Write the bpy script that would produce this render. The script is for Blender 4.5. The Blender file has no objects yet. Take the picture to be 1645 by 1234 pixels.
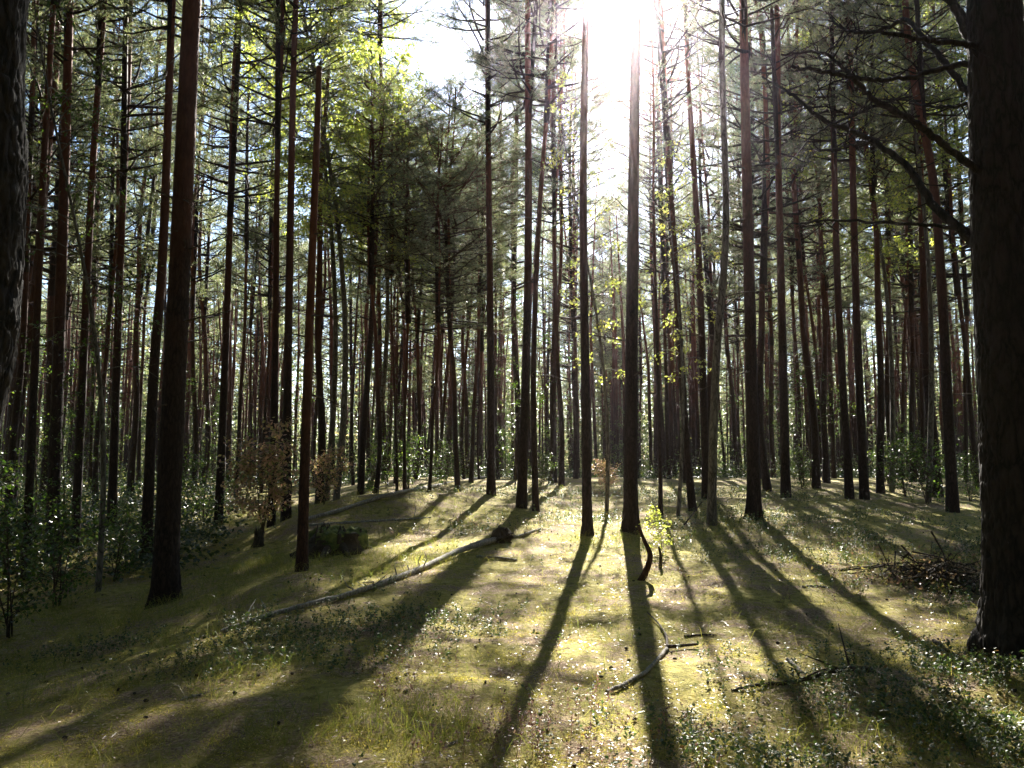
import bpy, math, random
import numpy as np
from mathutils import Vector, Matrix, Euler
R = math.radians
scene = bpy.context.scene
C = scene.collection
random.seed(11)
rng = np.random.default_rng(7)

# ------------------------------------------------------------------ camera
PITCH = R(5.8); EYE = 1.6; F = 1267.0; CX, CY = 822.5, 617.0      # photo pixels
cam = bpy.data.cameras.new('camera'); cam.sensor_width = 36; cam.lens = 36 * F / 1645
cam.clip_start = 0.05; cam.clip_end = 3000
co = bpy.data.objects.new('camera', cam); C.objects.link(co)
co.location = (0, 0, EYE); co.rotation_euler = (R(90) + PITCH, 0, 0)
scene.camera = co
# ------------------------------------------------------------------ sky, sun, exposure
SUN_AZ, SUN_EL = R(8.2), R(31.0)
SH = (math.sin(SUN_AZ), math.cos(SUN_AZ)); TANE = math.tan(SUN_EL)
w = bpy.data.worlds.new('World'); scene.world = w; w.use_nodes = True
nt = w.node_tree; nt.nodes.clear()
sky = nt.nodes.new('ShaderNodeTexSky'); sky.sky_type = 'NISHITA'; sky.sun_disc = False
sky.sun_elevation = SUN_EL; sky.sun_rotation = SUN_AZ
sky.air_density = 1.0; sky.dust_density = 0.4; sky.ozone_density = 3.0; sky.altitude = 100
bg = nt.nodes.new('ShaderNodeBackground'); bg.inputs[1].default_value = 0.05
wo = nt.nodes.new('ShaderNodeOutputWorld')
nt.links.new(sky.outputs[0], bg.inputs[0]); nt.links.new(bg.outputs[0], wo.inputs[0])
sl = bpy.data.lights.new('sun', 'SUN'); sl.energy = 5.0; sl.angle = R(0.5); sl.color = (1.0, 0.95, 0.85)
so = bpy.data.objects.new('sun', sl); C.objects.link(so)
sdir = Vector((math.sin(SUN_AZ) * math.cos(SUN_EL), math.cos(SUN_AZ) * math.cos(SUN_EL), math.sin(SUN_EL)))
so.rotation_euler = sdir.to_track_quat('Z', 'Y').to_euler()
scene.view_settings.view_transform = 'Standard'; scene.view_settings.look = 'None'
scene.view_settings.exposure = 2.8; scene.view_settings.gamma = 1
cy = scene.cycles
cy.max_bounces = 5; cy.diffuse_bounces = 2; cy.glossy_bounces = 2; cy.transmission_bounces = 4
cy.volume_bounces = 0; cy.transparent_max_bounces = 4
cy.sample_clamp_indirect = 4; cy.caustics_reflective = False; cy.caustics_refractive = False
cy.use_denoising = True

# ------------------------------------------------------------------ noise + terrain height
_P = np.random.default_rng(3).random((256, 256))
def vnoise(x, y, s=1.0, o=0):
    x = np.asarray(x, float) / s + 17.3 + o * 7.1; y = np.asarray(y, float) / s + 43.7 + o * 3.3
    xi = np.floor(x).astype(int); yi = np.floor(y).astype(int)
    fx = x - xi; fy = y - yi; fx = fx * fx * (3 - 2 * fx); fy = fy * fy * (3 - 2 * fy)
    a = _P[xi % 256, yi % 256]; b = _P[(xi + 1) % 256, yi % 256]
    c = _P[xi % 256, (yi + 1) % 256]; d = _P[(xi + 1) % 256, (yi + 1) % 256]
    return (a * (1 - fx) + b * fx) * (1 - fy) + (c * (1 - fx) + d * fx) * fy - 0.5
def smooth(a, b, x):
    t = np.clip((np.asarray(x, float) - a) / (b - a), 0, 1); return t * t * (3 - 2 * t)
_YK = [-500, 0, 4, 10, 13, 16, 20, 25, 30, 36, 50, 80, 130, 200, 900]
_ZK = [-3, -.05, 0, .13, .27, .45, .75, .95, 1.02, 0.98, .65, -.3, -1.8, -3, -3]
def ground0(x, y):
    x = np.asarray(x, float); y = np.asarray(y, float)
    z = np.interp(y, _YK, _ZK)
    for k in (-1.5, 1.5, -3, 3): z = z + np.interp(y + k, _YK, _ZK)
    z = z / 5
    line = -1.2 - 0.11 * y
    z = z - 0.5 * smooth(0, 3.2, line - x) * smooth(3, 8, y) * (1 - .5 * smooth(25, 45, y))
    def bump(cx, cy_, rx, ry, a, h):
        c, s = math.cos(a), math.sin(a); u = (x - cx) * c + (y - cy_) * s; v = -(x - cx) * s + (y - cy_) * c
        return h * np.exp(-(u / rx) ** 2 - (v / ry) ** 2)
    z = z + bump(-3.0, 17.5, 3.2, 1.3, .75, .40) + bump(0.6, 14.5, 1.3, 1.0, 0, .10)
    z = z + bump(6.0, 14.5, 2.5, 1.5, .3, .15) - bump(4.9, 9.5, 1.8, 1.3, 0, .10) + bump(4.6, 5.8, 1.6, 1.0, 0, .08)
    return z
def ground(x, y):
    near = 1 - smooth(30, 60, np.hypot(x, y))
    z = ground0(x, y) + vnoise(x, y, 2.3) * .12 * near + vnoise(x, y, .7, 1) * .05 * near + vnoise(x, y, .25, 2) * .035 * near
    z = z + vnoise(x, y, 9, 5) * .5 * smooth(35, 80, np.hypot(x, y))
    return z
def gz(x, y): return float(ground(x, y))
def raydir(px, py):
    v = Vector(((px - CX) / F, 1.0, -(py - CY) / F))
    c, s = math.cos(PITCH), math.sin(PITCH)
    return Vector((v.x, v.y * c - v.z * s, v.y * s + v.z * c))
def at(px, py):                      # where a sight line meets the ground
    d = raydir(px, py); t = 2.0
    while t < 200:
        if EYE + d.z * t <= gz(d.x * t, d.y * t): break
        t += 0.05
    return Vector((d.x * t, d.y * t, gz(d.x * t, d.y * t)))
def atd(px, py, dist):               # a point at a known distance
    d = raydir(px, py); t = dist / d.y
    return Vector((d.x * t, dist, EYE + d.z * t))

# ------------------------------------------------------------------ materials
def mat(name):
    m = bpy.data.materials.new(name); m.use_nodes = True
    n = m.node_tree; n.nodes.clear(); return m, n
def N(n, t, **k):
    x = n.nodes.new(t)
    for a, b in k.items(): setattr(x, a, b)
    return x
def ramp(n, fac, stops):
    r = N(n, 'ShaderNodeValToRGB'); e = r.color_ramp.elements
    while len(e) < len(stops): e.new(0.5)
    for el, (p, c) in zip(e, stops): el.position = p; el.color = (*c, 1)
    n.links.new(fac, r.inputs[0]); return r.outputs[0]
def mixc(n, f, a, b):
    m = N(n, 'ShaderNodeMix', data_type='RGBA')
    if isinstance(f, float): m.inputs[0].default_value = f
    else: n.links.new(f, m.inputs[0])
    for s, v in ((m.inputs[6], a), (m.inputs[7], b)):
        if isinstance(v, tuple): s.default_value = (*v, 1)
        else: n.links.new(v, s)
    return m.outputs[2]
def leaf_mat(name, stops, trans=.5, rough=.45, spec=.4, tboost=(1.5, 1.6, .9)):
    m, n = mat(name)
    g = N(n, 'ShaderNodeNewGeometry'); oi = N(n, 'ShaderNodeObjectInfo')
    c0 = ramp(n, g.outputs['Random Per Island'], stops)
    hs = N(n, 'ShaderNodeHueSaturation')
    mr = N(n, 'ShaderNodeMapRange'); n.links.new(oi.outputs['Random'], mr.inputs[0])
    mr.inputs[3].default_value = .75; mr.inputs[4].default_value = 1.25
    n.links.new(mr.outputs[0], hs.inputs['Value']); n.links.new(c0, hs.inputs['Color'])
    p = N(n, 'ShaderNodeBsdfPrincipled'); p.inputs['Roughness'].default_value = rough
    p.inputs['Specular IOR Level'].default_value = spec
    n.links.new(hs.outputs[0], p.inputs['Base Color'])
    t = N(n, 'ShaderNodeBsdfTranslucent')
    mm = N(n, 'ShaderNodeMix', data_type='RGBA', blend_type='MULTIPLY'); mm.inputs[0].default_value = 1
    n.links.new(hs.outputs[0], mm.inputs[6]); mm.inputs[7].default_value = (*tboost, 1)
    n.links.new(mm.outputs[2], t.inputs[0])
    x = N(n, 'ShaderNodeMixShader'); x.inputs[0].default_value = trans
    n.links.new(p.outputs[0], x.inputs[1]); n.links.new(t.outputs[0], x.inputs[2])
    o = N(n, 'ShaderNodeOutputMaterial'); n.links.new(x.outputs[0], o.inputs[0])
    return m
def bark_mat(name, dark, light, red=None, zr=(3, 7), scale=9, bump=.6, lich=None):
    m, n = mat(name)
    tc = N(n, 'ShaderNodeTexCoord'); mp = N(n, 'ShaderNodeMapping')
    mp.inputs['Scale'].default_value = (scale, scale, scale * .28)
    n.links.new(tc.outputs['Object'], mp.inputs[0])
    vo = N(n, 'ShaderNodeTexVoronoi'); vo.feature = 'DISTANCE_TO_EDGE'; vo.inputs['Scale'].default_value = 2.2
    no = N(n, 'ShaderNodeTexNoise'); no.inputs['Scale'].default_value = 2.5; no.inputs['Detail'].default_value = 6
    n.links.new(mp.outputs[0], no.inputs[0])
    ad = N(n, 'ShaderNodeVectorMath', operation='ADD'); sc = N(n, 'ShaderNodeVectorMath', operation='SCALE'); sc.inputs[3].default_value = .9
    n.links.new(no.outputs['Color'], sc.inputs[0]); n.links.new(sc.outputs[0], ad.inputs[1]); n.links.new(mp.outputs[0], ad.inputs[0])
    n.links.new(ad.outputs[0], vo.inputs[0])
    base = ramp(n, vo.outputs['Distance'], [(0, dark), (.12, tuple((a + b) / 2 for a, b in zip(dark, light))), (.5, light)])
    n2 = N(n, 'ShaderNodeTexNoise'); n2.inputs['Scale'].default_value = 1.7; n2.inputs['Detail'].default_value = 4
    n.links.new(tc.outputs['Object'], n2.inputs[0])
    col = mixc(n, ramp(n, n2.outputs[0], [(.4, (0, 0, 0)), (.65, (.6, .6, .6))]), base, tuple(a * .6 for a in light))
    if red:
        sx = N(n, 'ShaderNodeSeparateXYZ'); n.links.new(tc.outputs['Object'], sx.inputs[0])
        mr = N(n, 'ShaderNodeMapRange'); mr.inputs[1].default_value = zr[0]; mr.inputs[2].default_value = zr[1]
        s2 = N(n, 'ShaderNodeMath', operation='MULTIPLY_ADD'); s2.inputs[1].default_value = 5.0
        n.links.new(n2.outputs[0], s2.inputs[0]); n.links.new(sx.outputs[2], s2.inputs[2])
        s3 = N(n, 'ShaderNodeMath', operation='SUBTRACT'); n.links.new(s2.outputs[0], s3.inputs[0]); s3.inputs[1].default_value = 2.5
        n.links.new(s3.outputs[0], mr.inputs[0])
        r2 = ramp(n, no.outputs[0], [(.3, tuple(c * .55 for c in red)), (.6, red)])
        col = mixc(n, mr.outputs[0], col, r2)
    if lich:
        n3 = N(n, 'ShaderNodeTexNoise'); n3.inputs['Scale'].default_value = 14; n3.inputs['Detail'].default_value = 5
        n.links.new(tc.outputs['Object'], n3.inputs[0])
        col = mixc(n, ramp(n, n3.outputs[0], [(.55, (0, 0, 0)), (.68, (.8, .8, .8))]), col, lich)
    p = N(n, 'ShaderNodeBsdfPrincipled'); p.inputs['Roughness'].default_value = .85; p.inputs['Specular IOR Level'].default_value = .25
    n.links.new(col, p.inputs['Base Color'])
    bp = N(n, 'ShaderNodeBump'); bp.inputs['Strength'].default_value = bump; bp.inputs['Distance'].default_value = .02
    mn = N(n, 'ShaderNodeMath', operation='MINIMUM'); mn.inputs[1].default_value = .3
    n.links.new(vo.outputs['Distance'], mn.inputs[0])
    sm = N(n, 'ShaderNodeMath', operation='ADD'); n.links.new(mn.outputs[0], sm.inputs[0]); n.links.new(no.outputs[0], sm.inputs[1])
    n.links.new(sm.outputs[0], bp.inputs['Height']); n.links.new(bp.outputs[0], p.inputs['Normal'])
    o = N(n, 'ShaderNodeOutputMaterial'); n.links.new(p.outputs[0], o.inputs[0])
    return m
M = {}
M['pine'] = bark_mat('pine_bark', (.011, .008, .007), (.058, .038, .031), (.155, .058, .034), (3.0, 9), lich=None)
M['oldpine'] = bark_mat('old_pine_bark', (.007, .006, .005), (.042, .032, .026), None, scale=5, bump=1.0)
M['snag'] = bark_mat('snag_bark', (.018, .009, .007), (.085, .040, .027), (.15, .058, .033), (1.5, 4))
M['birch'] = bark_mat('birch_bark', (.03, .025, .02), (.22, .2, .17), None, scale=6)
M['dead'] = bark_mat('dead_wood', (.08, .07, .06), (.42, .38, .33), None, scale=10, lich=(.2, .22, .16))
M['darkwood'] = bark_mat('dark_wood', (.02, .015, .01), (.10, .075, .05), None, scale=12)
M['twig'] = bark_mat('twig_bark', (.03, .022, .016), (.12, .085, .06), None, scale=14)
M['needle'] = leaf_mat('pine_needles', [(0, (.060, .082, .048)), (.5, (.13, .155, .09)), (.85, (.21, .215, .12)), (1, (.28, .22, .14))], .6, .4, .6, (1.45, 1.5, 1.1))
M['birchleaf'] = leaf_mat('birch_leaves', [(0, (.16, .20, .09)), (.6, (.27, .30, .13)), (.9, (.38, .37, .15)), (1, (.46, .37, .13))], .66, .35, .5, (1.7, 1.8, .7))
M['greenleaf'] = leaf_mat('green_leaves', [(0, (.028, .052, .018)), (.7, (.065, .10, .03)), (1, (.17, .18, .06))], .5, .35, .5, (1.5, 1.8, .6))
M['darkleaf'] = leaf_mat('dark_undergrowth_leaves', [(0, (.018, .034, .014)), (.7, (.045, .065, .024)), (1, (.12, .12, .05))], .4, .4, .5, (1.4, 1.5, .8))
M['yellowleaf'] = leaf_mat('yellow_leaves', [(0, (.17, .20, .06)), (.7, (.30, .30, .09)), (1, (.40, .33, .09))], .6, .35, .5)
M['redleaf'] = leaf_mat('autumn_leaves', [(0, (.26, .17, .10)), (.4, (.50, .33, .27)), (.7, (.40, .36, .14)), (1, (.12, .17, .06))], .6, .3, .7, (1.6, 1.4, 1.1))
M['lingon'] = leaf_mat('berry_shrub_leaves', [(0, (.03, .055, .02)), (.6, (.06, .09, .035)), (.9, (.13, .15, .05)), (1, (.22, .10, .05))], .38, .45, .42)
M['heather'] = leaf_mat('heather_sprigs', [(0, (.12, .07, .05)), (.5, (.22, .12, .10)), (.8, (.34, .20, .19)), (1, (.14, .16, .05))], .45, .4, .5, (1.5, 1.4, 1.2))
M['grass'] = leaf_mat('grass_blades', [(0, (.10, .13, .03)), (.6, (.20, .20, .05)), (1, (.34, .27, .11))], .5, .4, .4)
M['moss'] = leaf_mat('moss_shoots', [(0, (.22, .20, .05)), (.6, (.44, .38, .11)), (1, (.56, .47, .22))], .55, .6, .2, (1.5, 1.5, .8))
M['litter'] = leaf_mat('forest_litter', [(0, (.10, .06, .04)), (.5, (.28, .19, .11)), (.9, (.42, .33, .20)), (1, (.50, .42, .12))], .3, .4, .5, (1.3, 1.2, 1))
def ground_mat():
    m, n = mat('forest_floor')
    tc = N(n, 'ShaderNodeTexCoord')
    def noise(s, d=6, r=.6):
        x = N(n, 'ShaderNodeTexNoise'); x.inputs['Scale'].default_value = s; x.inputs['Detail'].default_value = d
        x.inputs['Roughness'].default_value = r; n.links.new(tc.outputs['Object'], x.inputs[0]); return x
    a = noise(1.3); b = noise(9, 8, .7); c = noise(45, 4, .7); d = noise(.35, 3)
    moss = ramp(n, b.outputs[0], [(.3, (.08, .07, .02)), (.5, (.32, .28, .07)), (.7, (.54, .46, .16))])
    lit = ramp(n, c.outputs[0], [(.3, (.07, .045, .03)), (.5, (.27, .19, .12)), (.7, (.48, .38, .26))])
    f = N(n, 'ShaderNodeMath', operation='ADD'); n.links.new(a.outputs[0], f.inputs[0]); n.links.new(b.outputs[0], f.inputs[1])
    ff = ramp(n, f.outputs[0], [(.98, (0, 0, 0)), (1.1, (1, 1, 1))]) if False else None
    mr = N(n, 'ShaderNodeMapRange'); mr.inputs[1].default_value = .96; mr.inputs[2].default_value = 1.12
    n.links.new(f.outputs[0], mr.inputs[0])
    col = mixc(n, mr.outputs[0], moss, lit)
    p = N(n, 'ShaderNodeBsdfPrincipled'); p.inputs['Roughness'].default_value = .95; p.inputs['Specular IOR Level'].default_value = .15
    n.links.new(col, p.inputs['Base Color'])
    h = N(n, 'ShaderNodeMath', operation='ADD'); n.links.new(b.outputs[0], h.inputs[0]); n.links.new(c.outputs[0], h.inputs[1])
    bp = N(n, 'ShaderNodeBump'); bp.inputs['Strength'].default_value = .9; bp.inputs['Distance'].default_value = .04
    n.links.new(h.outputs[0], bp.inputs['Height']); n.links.new(bp.outputs[0], p.inputs['Normal'])
    o = N(n, 'ShaderNodeOutputMaterial'); n.links.new(p.outputs[0], o.inputs[0]); return m
M['ground'] = ground_mat()
def plain(name, a, b, s):
    m, n = mat(name); tc = N(n, 'ShaderNodeTexCoord')
    x = N(n, 'ShaderNodeTexNoise'); x.inputs['Scale'].default_value = s; x.inputs['Detail'].default_value = 8
    n.links.new(tc.outputs['Object'], x.inputs[0])
    p = N(n, 'ShaderNodeBsdfPrincipled'); p.inputs['Roughness'].default_value = .95
    n.links.new(ramp(n, x.outputs[0], [(.35, a), (.65, b)]), p.inputs['Base Color'])
    bp = N(n, 'ShaderNodeBump'); bp.inputs['Strength'].default_value = .8; bp.inputs['Distance'].default_value = .03
    n.links.new(x.outputs[0], bp.inputs['Height']); n.links.new(bp.outputs[0], p.inputs['Normal'])
    o = N(n, 'ShaderNodeOutputMaterial'); n.links.new(p.outputs[0], o.inputs[0]); return m
M['mosspad'] = plain('moss_cushion', (.04, .06, .015), (.16, .18, .04), 14)
M['soil'] = plain('dark_soil', (.02, .014, .01), (.07, .045, .03), 9)
M['sand'] = plain('pale_soil', (.20, .13, .08), (.42, .32, .22), 6)

# ------------------------------------------------------------------ mesh building
class MB:
    def __init__(s): s.v = []; s.f = []; s.n = 0
    def add(s, v, f):
        v = np.asarray(v, float); f = np.asarray(f, int)
        s.v.append(v); s.f.append((f + s.n)); s.n += len(v)
    def mesh(s, name, m, smooth_=False):
        me = bpy.data.meshes.new(name)
        V = np.concatenate(s.v); tot = sum(len(f) for f in s.f)
        me.vertices.add(len(V)); me.vertices.foreach_set('co', V.astype(np.float32).ravel())
        L = np.concatenate([f.ravel() for f in s.f]); sz = np.concatenate([np.full(len(f), f.shape[1]) for f in s.f])
        me.loops.add(len(L)); me.loops.foreach_set('vertex_index', L.astype(np.int32))
        me.polygons.add(tot); st = np.concatenate([[0], np.cumsum(sz)[:-1]])
        me.polygons.foreach_set('loop_start', st.astype(np.int32))
        me.update(calc_edges=True); me.validate()
        if smooth_: me.polygons.foreach_set('use_smooth', np.ones(tot, bool))
        me.materials.append(M[m]); return me
def frames(P):
    P = np.asarray(P, float); T = np.gradient(P, axis=0); T /= np.linalg.norm(T, axis=1)[:, None] + 1e-9
    ref = np.array([1., 0, 0]) if abs(T[0][0]) < .8 else np.array([0, 1., 0])
    A = np.cross(T, ref); A /= np.linalg.norm(A, axis=1)[:, None] + 1e-9
    B = np.cross(T, A); return A, B, T
def tube(mb, P, rad, seg=6, rough=0., seed=0, cap=True):
    P = np.asarray(P, float); n = len(P); rad = np.broadcast_to(np.asarray(rad, float), (n,))
    A, B, T = frames(P); th = np.linspace(0, 2 * math.pi, seg, endpoint=False)
    r = rad[:, None] * np.ones((1, seg))
    if rough:
        rr = np.random.default_rng(seed)
        ph = rr.random(6) * 9; L = np.concatenate([[0], np.cumsum(np.linalg.norm(np.diff(P, axis=0), axis=1))])
        r = r * (1 + rough * (np.sin(3 * th[None] + ph[0] + L[:, None] * .7) * .35 + np.sin(5 * th[None] + ph[1] - L[:, None] * 2.1) * .25) + rough * .8 * (rr.random(r.shape) - .5))
    V = P[:, None] + r[..., None] * (np.cos(th)[None, :, None] * A[:, None] + np.sin(th)[None, :, None] * B[:, None])
    i = np.arange(n - 1)[:, None]; j = np.arange(seg)[None]; k = (j + 1) % seg
    Fq = np.stack([i * seg + j, i * seg + k, (i + 1) * seg + k, (i + 1) * seg + j], -1).reshape(-1, 4)
    mb.add(V.reshape(-1, 3), Fq)
    if cap and seg >= 5:
        for row, c in ((0, P[0]), (n - 1, P[-1])):
            vv = np.concatenate([V[row], [c]]); jj = np.arange(seg)
            mb.add(vv, np.stack([jj, (jj + 1) % seg, np.full(seg, seg)], -1))
def spline(pts, n):
    P = np.asarray(pts, float); m = len(P)
    if m < 3:
        return P[0] + (P[-1] - P[0]) * np.linspace(0, 1, n)[:, None]
    t = np.linspace(0, m - 1, n); out = []
    Q = np.vstack([2 * P[0] - P[1], P, 2 * P[-1] - P[-2]])
    for u in t:
        i = min(int(u), m - 2); f = u - i; a, b, c, d = Q[i], Q[i + 1], Q[i + 2], Q[i + 3]
        out.append(.5 * (2 * b + (c - a) * f + (2 * a - 5 * b + 4 * c - d) * f * f + (3 * b - a - 3 * c + d) * f ** 3))
    return np.array(out)
def blades(mb, org, dirs, length, width, r=rng):
    """thin triangles from org along dirs"""
    n = len(org); d = dirs / (np.linalg.norm(dirs, axis=1)[:, None] + 1e-9)
    q = np.cross(d, r.normal(size=(n, 3))); q /= np.linalg.norm(q, axis=1)[:, None] + 1e-9
    length = np.broadcast_to(length, (n,))[:, None]; width = np.broadcast_to(width, (n,))[:, None]
    V = np.stack([org - q * width / 2, org + q * width / 2, org + d * length], 1).reshape(-1, 3)
    mb.add(V, np.arange(3 * n).reshape(-1, 3))
def leaves(mb, org, dirs, length, width, r=rng, flat=0.0):
    """six-point leaf blades, a little folded"""
    n = len(org); d = dirs / (np.linalg.norm(dirs, axis=1)[:, None] + 1e-9)
    rr = r.normal(size=(n, 3)); rr[:, 2] += flat * 3 * np.sign(rr[:, 2])
    q = np.cross(d, rr); q /= np.linalg.norm(q, axis=1)[:, None] + 1e-9
    up = np.cross(q, d)
    L = np.broadcast_to(length, (n,))[:, None]; W = np.broadcast_to(width, (n,))[:, None]
    V = np.stack([org, org + d * L * .35 + q * W / 2 + up * W * .12, org + d * L * .75 + q * W * .33 + up * W * .1, org + d * L,
                  org + d * L * .75 - q * W * .33 + up * W * .1, org + d * L * .35 - q * W / 2 + up * W * .12], 1).reshape(-1, 3)
    b = np.arange(n)[:, None] * 6
    mb.add(V, np.concatenate([b + np.array([[0, 1, 2, 3]]), b + np.array([[0, 3, 4, 5]])]))

def link(name, me, parent=None, loc=(0, 0, 0), rot=(0, 0, 0), scale=1.0):
    o = bpy.data.objects.new(name, me); C.objects.link(o)
    o.location = loc; o.rotation_euler = rot; o.scale = (scale,) * 3
    if parent: o.parent = parent
    return o
def tag(o, label=None, cat=None, group=None, kind=None):
    for k, v in (('label', label), ('category', cat), ('group', group), ('kind', kind)):
        if v: o[k] = v
    return o
def thing(name, loc, label, cat, group=None, rz=0):
    return tag(link(name, None, None, loc, (0, 0, rz)), label, cat, group)

# ------------------------------------------------------------------ the ground sheet
def axis(lo, hi, a, b, step, g=1.09):
    c = list(np.arange(a, b + step, step)); s = step
    while c[-1] < hi: s *= g; c.append(c[-1] + s)
    s = step; left = []
    x = a
    while x > lo: s *= g; x -= s; left.append(x)
    return np.array(left[::-1] + c)
gx = axis(-300, 300, -7.5, 7.5, .07); gy = axis(-60, 420, 3.2, 17, .07, 1.05)
X, Y = np.meshgrid(gx, gy); Z = ground(X, Y)
hs_ = np.clip(1 - np.hypot(X, Y) / 30, 0, 1); Z = Z + vnoise(X, Y, .12, 7) * .024 * hs_
mb = MB(); nx = len(gx); ny = len(gy)
ii = np.arange(ny - 1)[:, None]; jj = np.arange(nx - 1)[None]
mb.add(np.stack([X, Y, Z], -1).reshape(-1, 3), np.stack([ii * nx + jj, ii * nx + jj + 1, (ii + 1) * nx + jj + 1, (ii + 1) * nx + jj], -1).reshape(-1, 4))
tag(link('ground', mb.mesh('ground', 'ground', True)), 'mossy forest floor with fallen needles rising to a low crest', None, None, 'structure')

# ------------------------------------------------------------------ pine crowns (prototypes)
def pine_crown(seed, L=10.0, R0=1.9, tufts=1900, need=11, sparse=1.0, bw=.015):
    r = np.random.default_rng(seed); wood = MB(); nd = MB()
    tube(wood, spline([(0, 0, -.3), (r.normal() * .1, r.normal() * .1, L * .5), (0, 0, L)], 8), np.linspace(.075, .012, 8), 6)
    O = []; D = []
    z = 0.2
    while z < L - .3:
        f = z / L
        prof = R0 * (0.55 + .9 * f if f < .5 else 1.0 * (1 - ((f - .5) / .5) ** 1.8)) + .15
        for _ in range(r.integers(2, 4)):
            a = r.random() * 6.283; ln = prof * r.uniform(.55, 1.25); rise = r.uniform(-.15, .35) + .5 * f
            n = 7; t = np.linspace(0, 1, n)[:, None]; dirh = np.array([math.cos(a), math.sin(a), 0]); side = np.array([-math.sin(a), math.cos(a), 0])
            P = np.array([0, 0, z]) + dirh * ln * t + np.array([0, 0, 1]) * (rise * ln * t + .18 * ln * (t ** 2)) + side * (np.sin(t * 3 + r.random() * 6) * .09 * ln)
            P = P + r.normal(size=P.shape) * .02 * t
            tube(wood, P, np.linspace(.028 * (1.2 - f * .6), .006, n), 4, cap=False)
            if f < .22 and r.random() < .5: continue           # bare dead limb low in the crown
            nt_ = int(6 * sparse + ln * 7 * sparse)
            for q in range(nt_):
                u = r.uniform(.35, 1.0) if q else 1.0; k = min(int(u * (n - 1)), n - 2); p = P[k] + (P[k + 1] - P[k]) * (u * (n - 1) - k)
                b = (P[k + 1] - P[k]); b = b / np.linalg.norm(b)
                tw = b + r.normal(size=3) * .75; tw[2] = abs(tw[2]) * .7 + .1; tw /= np.linalg.norm(tw)
                tl = r.uniform(.15, .55) * (1.25 - u * .5)
                e = p + tw * tl
                tube(wood, np.array([p, e]), np.array([.006, .003]), 3, cap=False)
                m = r.integers(3, 6)
                for s in range(m):
                    uu = (s + 1) / m; d2 = tw + r.normal(size=3) * .45; O.append(p + tw * tl * uu + r.normal(size=3) * .03); D.append(d2 / np.linalg.norm(d2))
        z += r.uniform(.22, .42)
    O = np.array(O); D = np.array(D)
    if len(O) > tufts: i = r.permutation(len(O))[:tufts]; O = O[i]; D = D[i]
    n = len(O)
    OO = np.repeat(O, need, 0) + np.repeat(D, need, 0) * (np.tile(np.linspace(0, .14, need), n)[:, None])
    DD = np.repeat(D, need, 0) * .75 + r.normal(size=(n * need, 3)) * .55
    blades(nd, OO, DD, r.uniform(.09, .15, n * need), bw, r)
    return wood.mesh('pine_limbs', 'pine'), nd.mesh('pine_needles', 'needle')
CROWNS = [pine_crown(100 + i, 9.5 + (i % 3), 2.0 + .25 * (i % 4), 4200, 12, 1.5) for i in range(6)]
MED = [pine_crown(150 + i, 10, 1.8 + .2 * i, 2300, 12, 1.0, .012) for i in range(4)]
SPARSE = [pine_crown(200 + i, 8, 1.5, 600, 10, .5, .012) for i in range(2)]
# straight trunk prototypes for trees copied into the depth of the wood
def trunk_proto(seed, H, r0):
    r = np.random.default_rng(seed); n = 34; z = np.linspace(-.3, H, n)
    ph = r.random(4) * 6; am = r.uniform(.06, .26)
    P = np.stack([am * np.sin(z * .35 + ph[0]) + .03 * np.sin(z * 1.3 + ph[1]), am * np.sin(z * .3 + ph[2]) + .03 * np.sin(z * 1.1 + ph[3]), z], 1)
    P[:, :2] -= P[1, :2]
    rad = r0 * (1 - .72 * np.clip(z / H, 0, 1)) * (1 + .35 * np.exp(-np.clip(z, 0, 9) * 3.5))
    mb = MB(); tube(mb, P, rad, 10, .06, seed)
    for _ in range(30):
        k = r.integers(7, 18); z_ = r.uniform(3.2, 10); k = int(np.searchsorted(z, z_)); a = r.random() * 6.283; ln = r.uniform(.25, 1) ** 1.3 * 1.6
        t = np.linspace(0, 1, 6)[:, None]; d = np.array([math.cos(a), math.sin(a), 0]); s_ = np.array([-d[1], d[0], 0])
        Q = P[k] + d * (.05 + ln * t) + np.array([0, 0, 1]) * (r.uniform(-.3, .35) * ln * t + r.uniform(-.25, .15) * ln * t * t) + s_ * np.sin(t * 3) * r.normal() * .12 * ln
        tube(mb, Q, np.linspace(.015, .004, 6), 4, cap=False)
        for q in range(r.integers(1, 3)):
            k2 = r.integers(2, 5); e = Q[k2] + (d * .4 + s_ * r.normal() * .6 + np.array([0, 0, r.normal() * .3])) * ln * .45
            tube(mb, np.array([Q[k2], (Q[k2] + e) / 2 + r.normal(size=3) * .02, e]), np.array([.008, .005, .003]), 3, cap=False)
    return mb.mesh('pine_trunk', 'pine', True), P
TR = [trunk_proto(400 + i, 19, .125) for i in range(5)]

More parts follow.
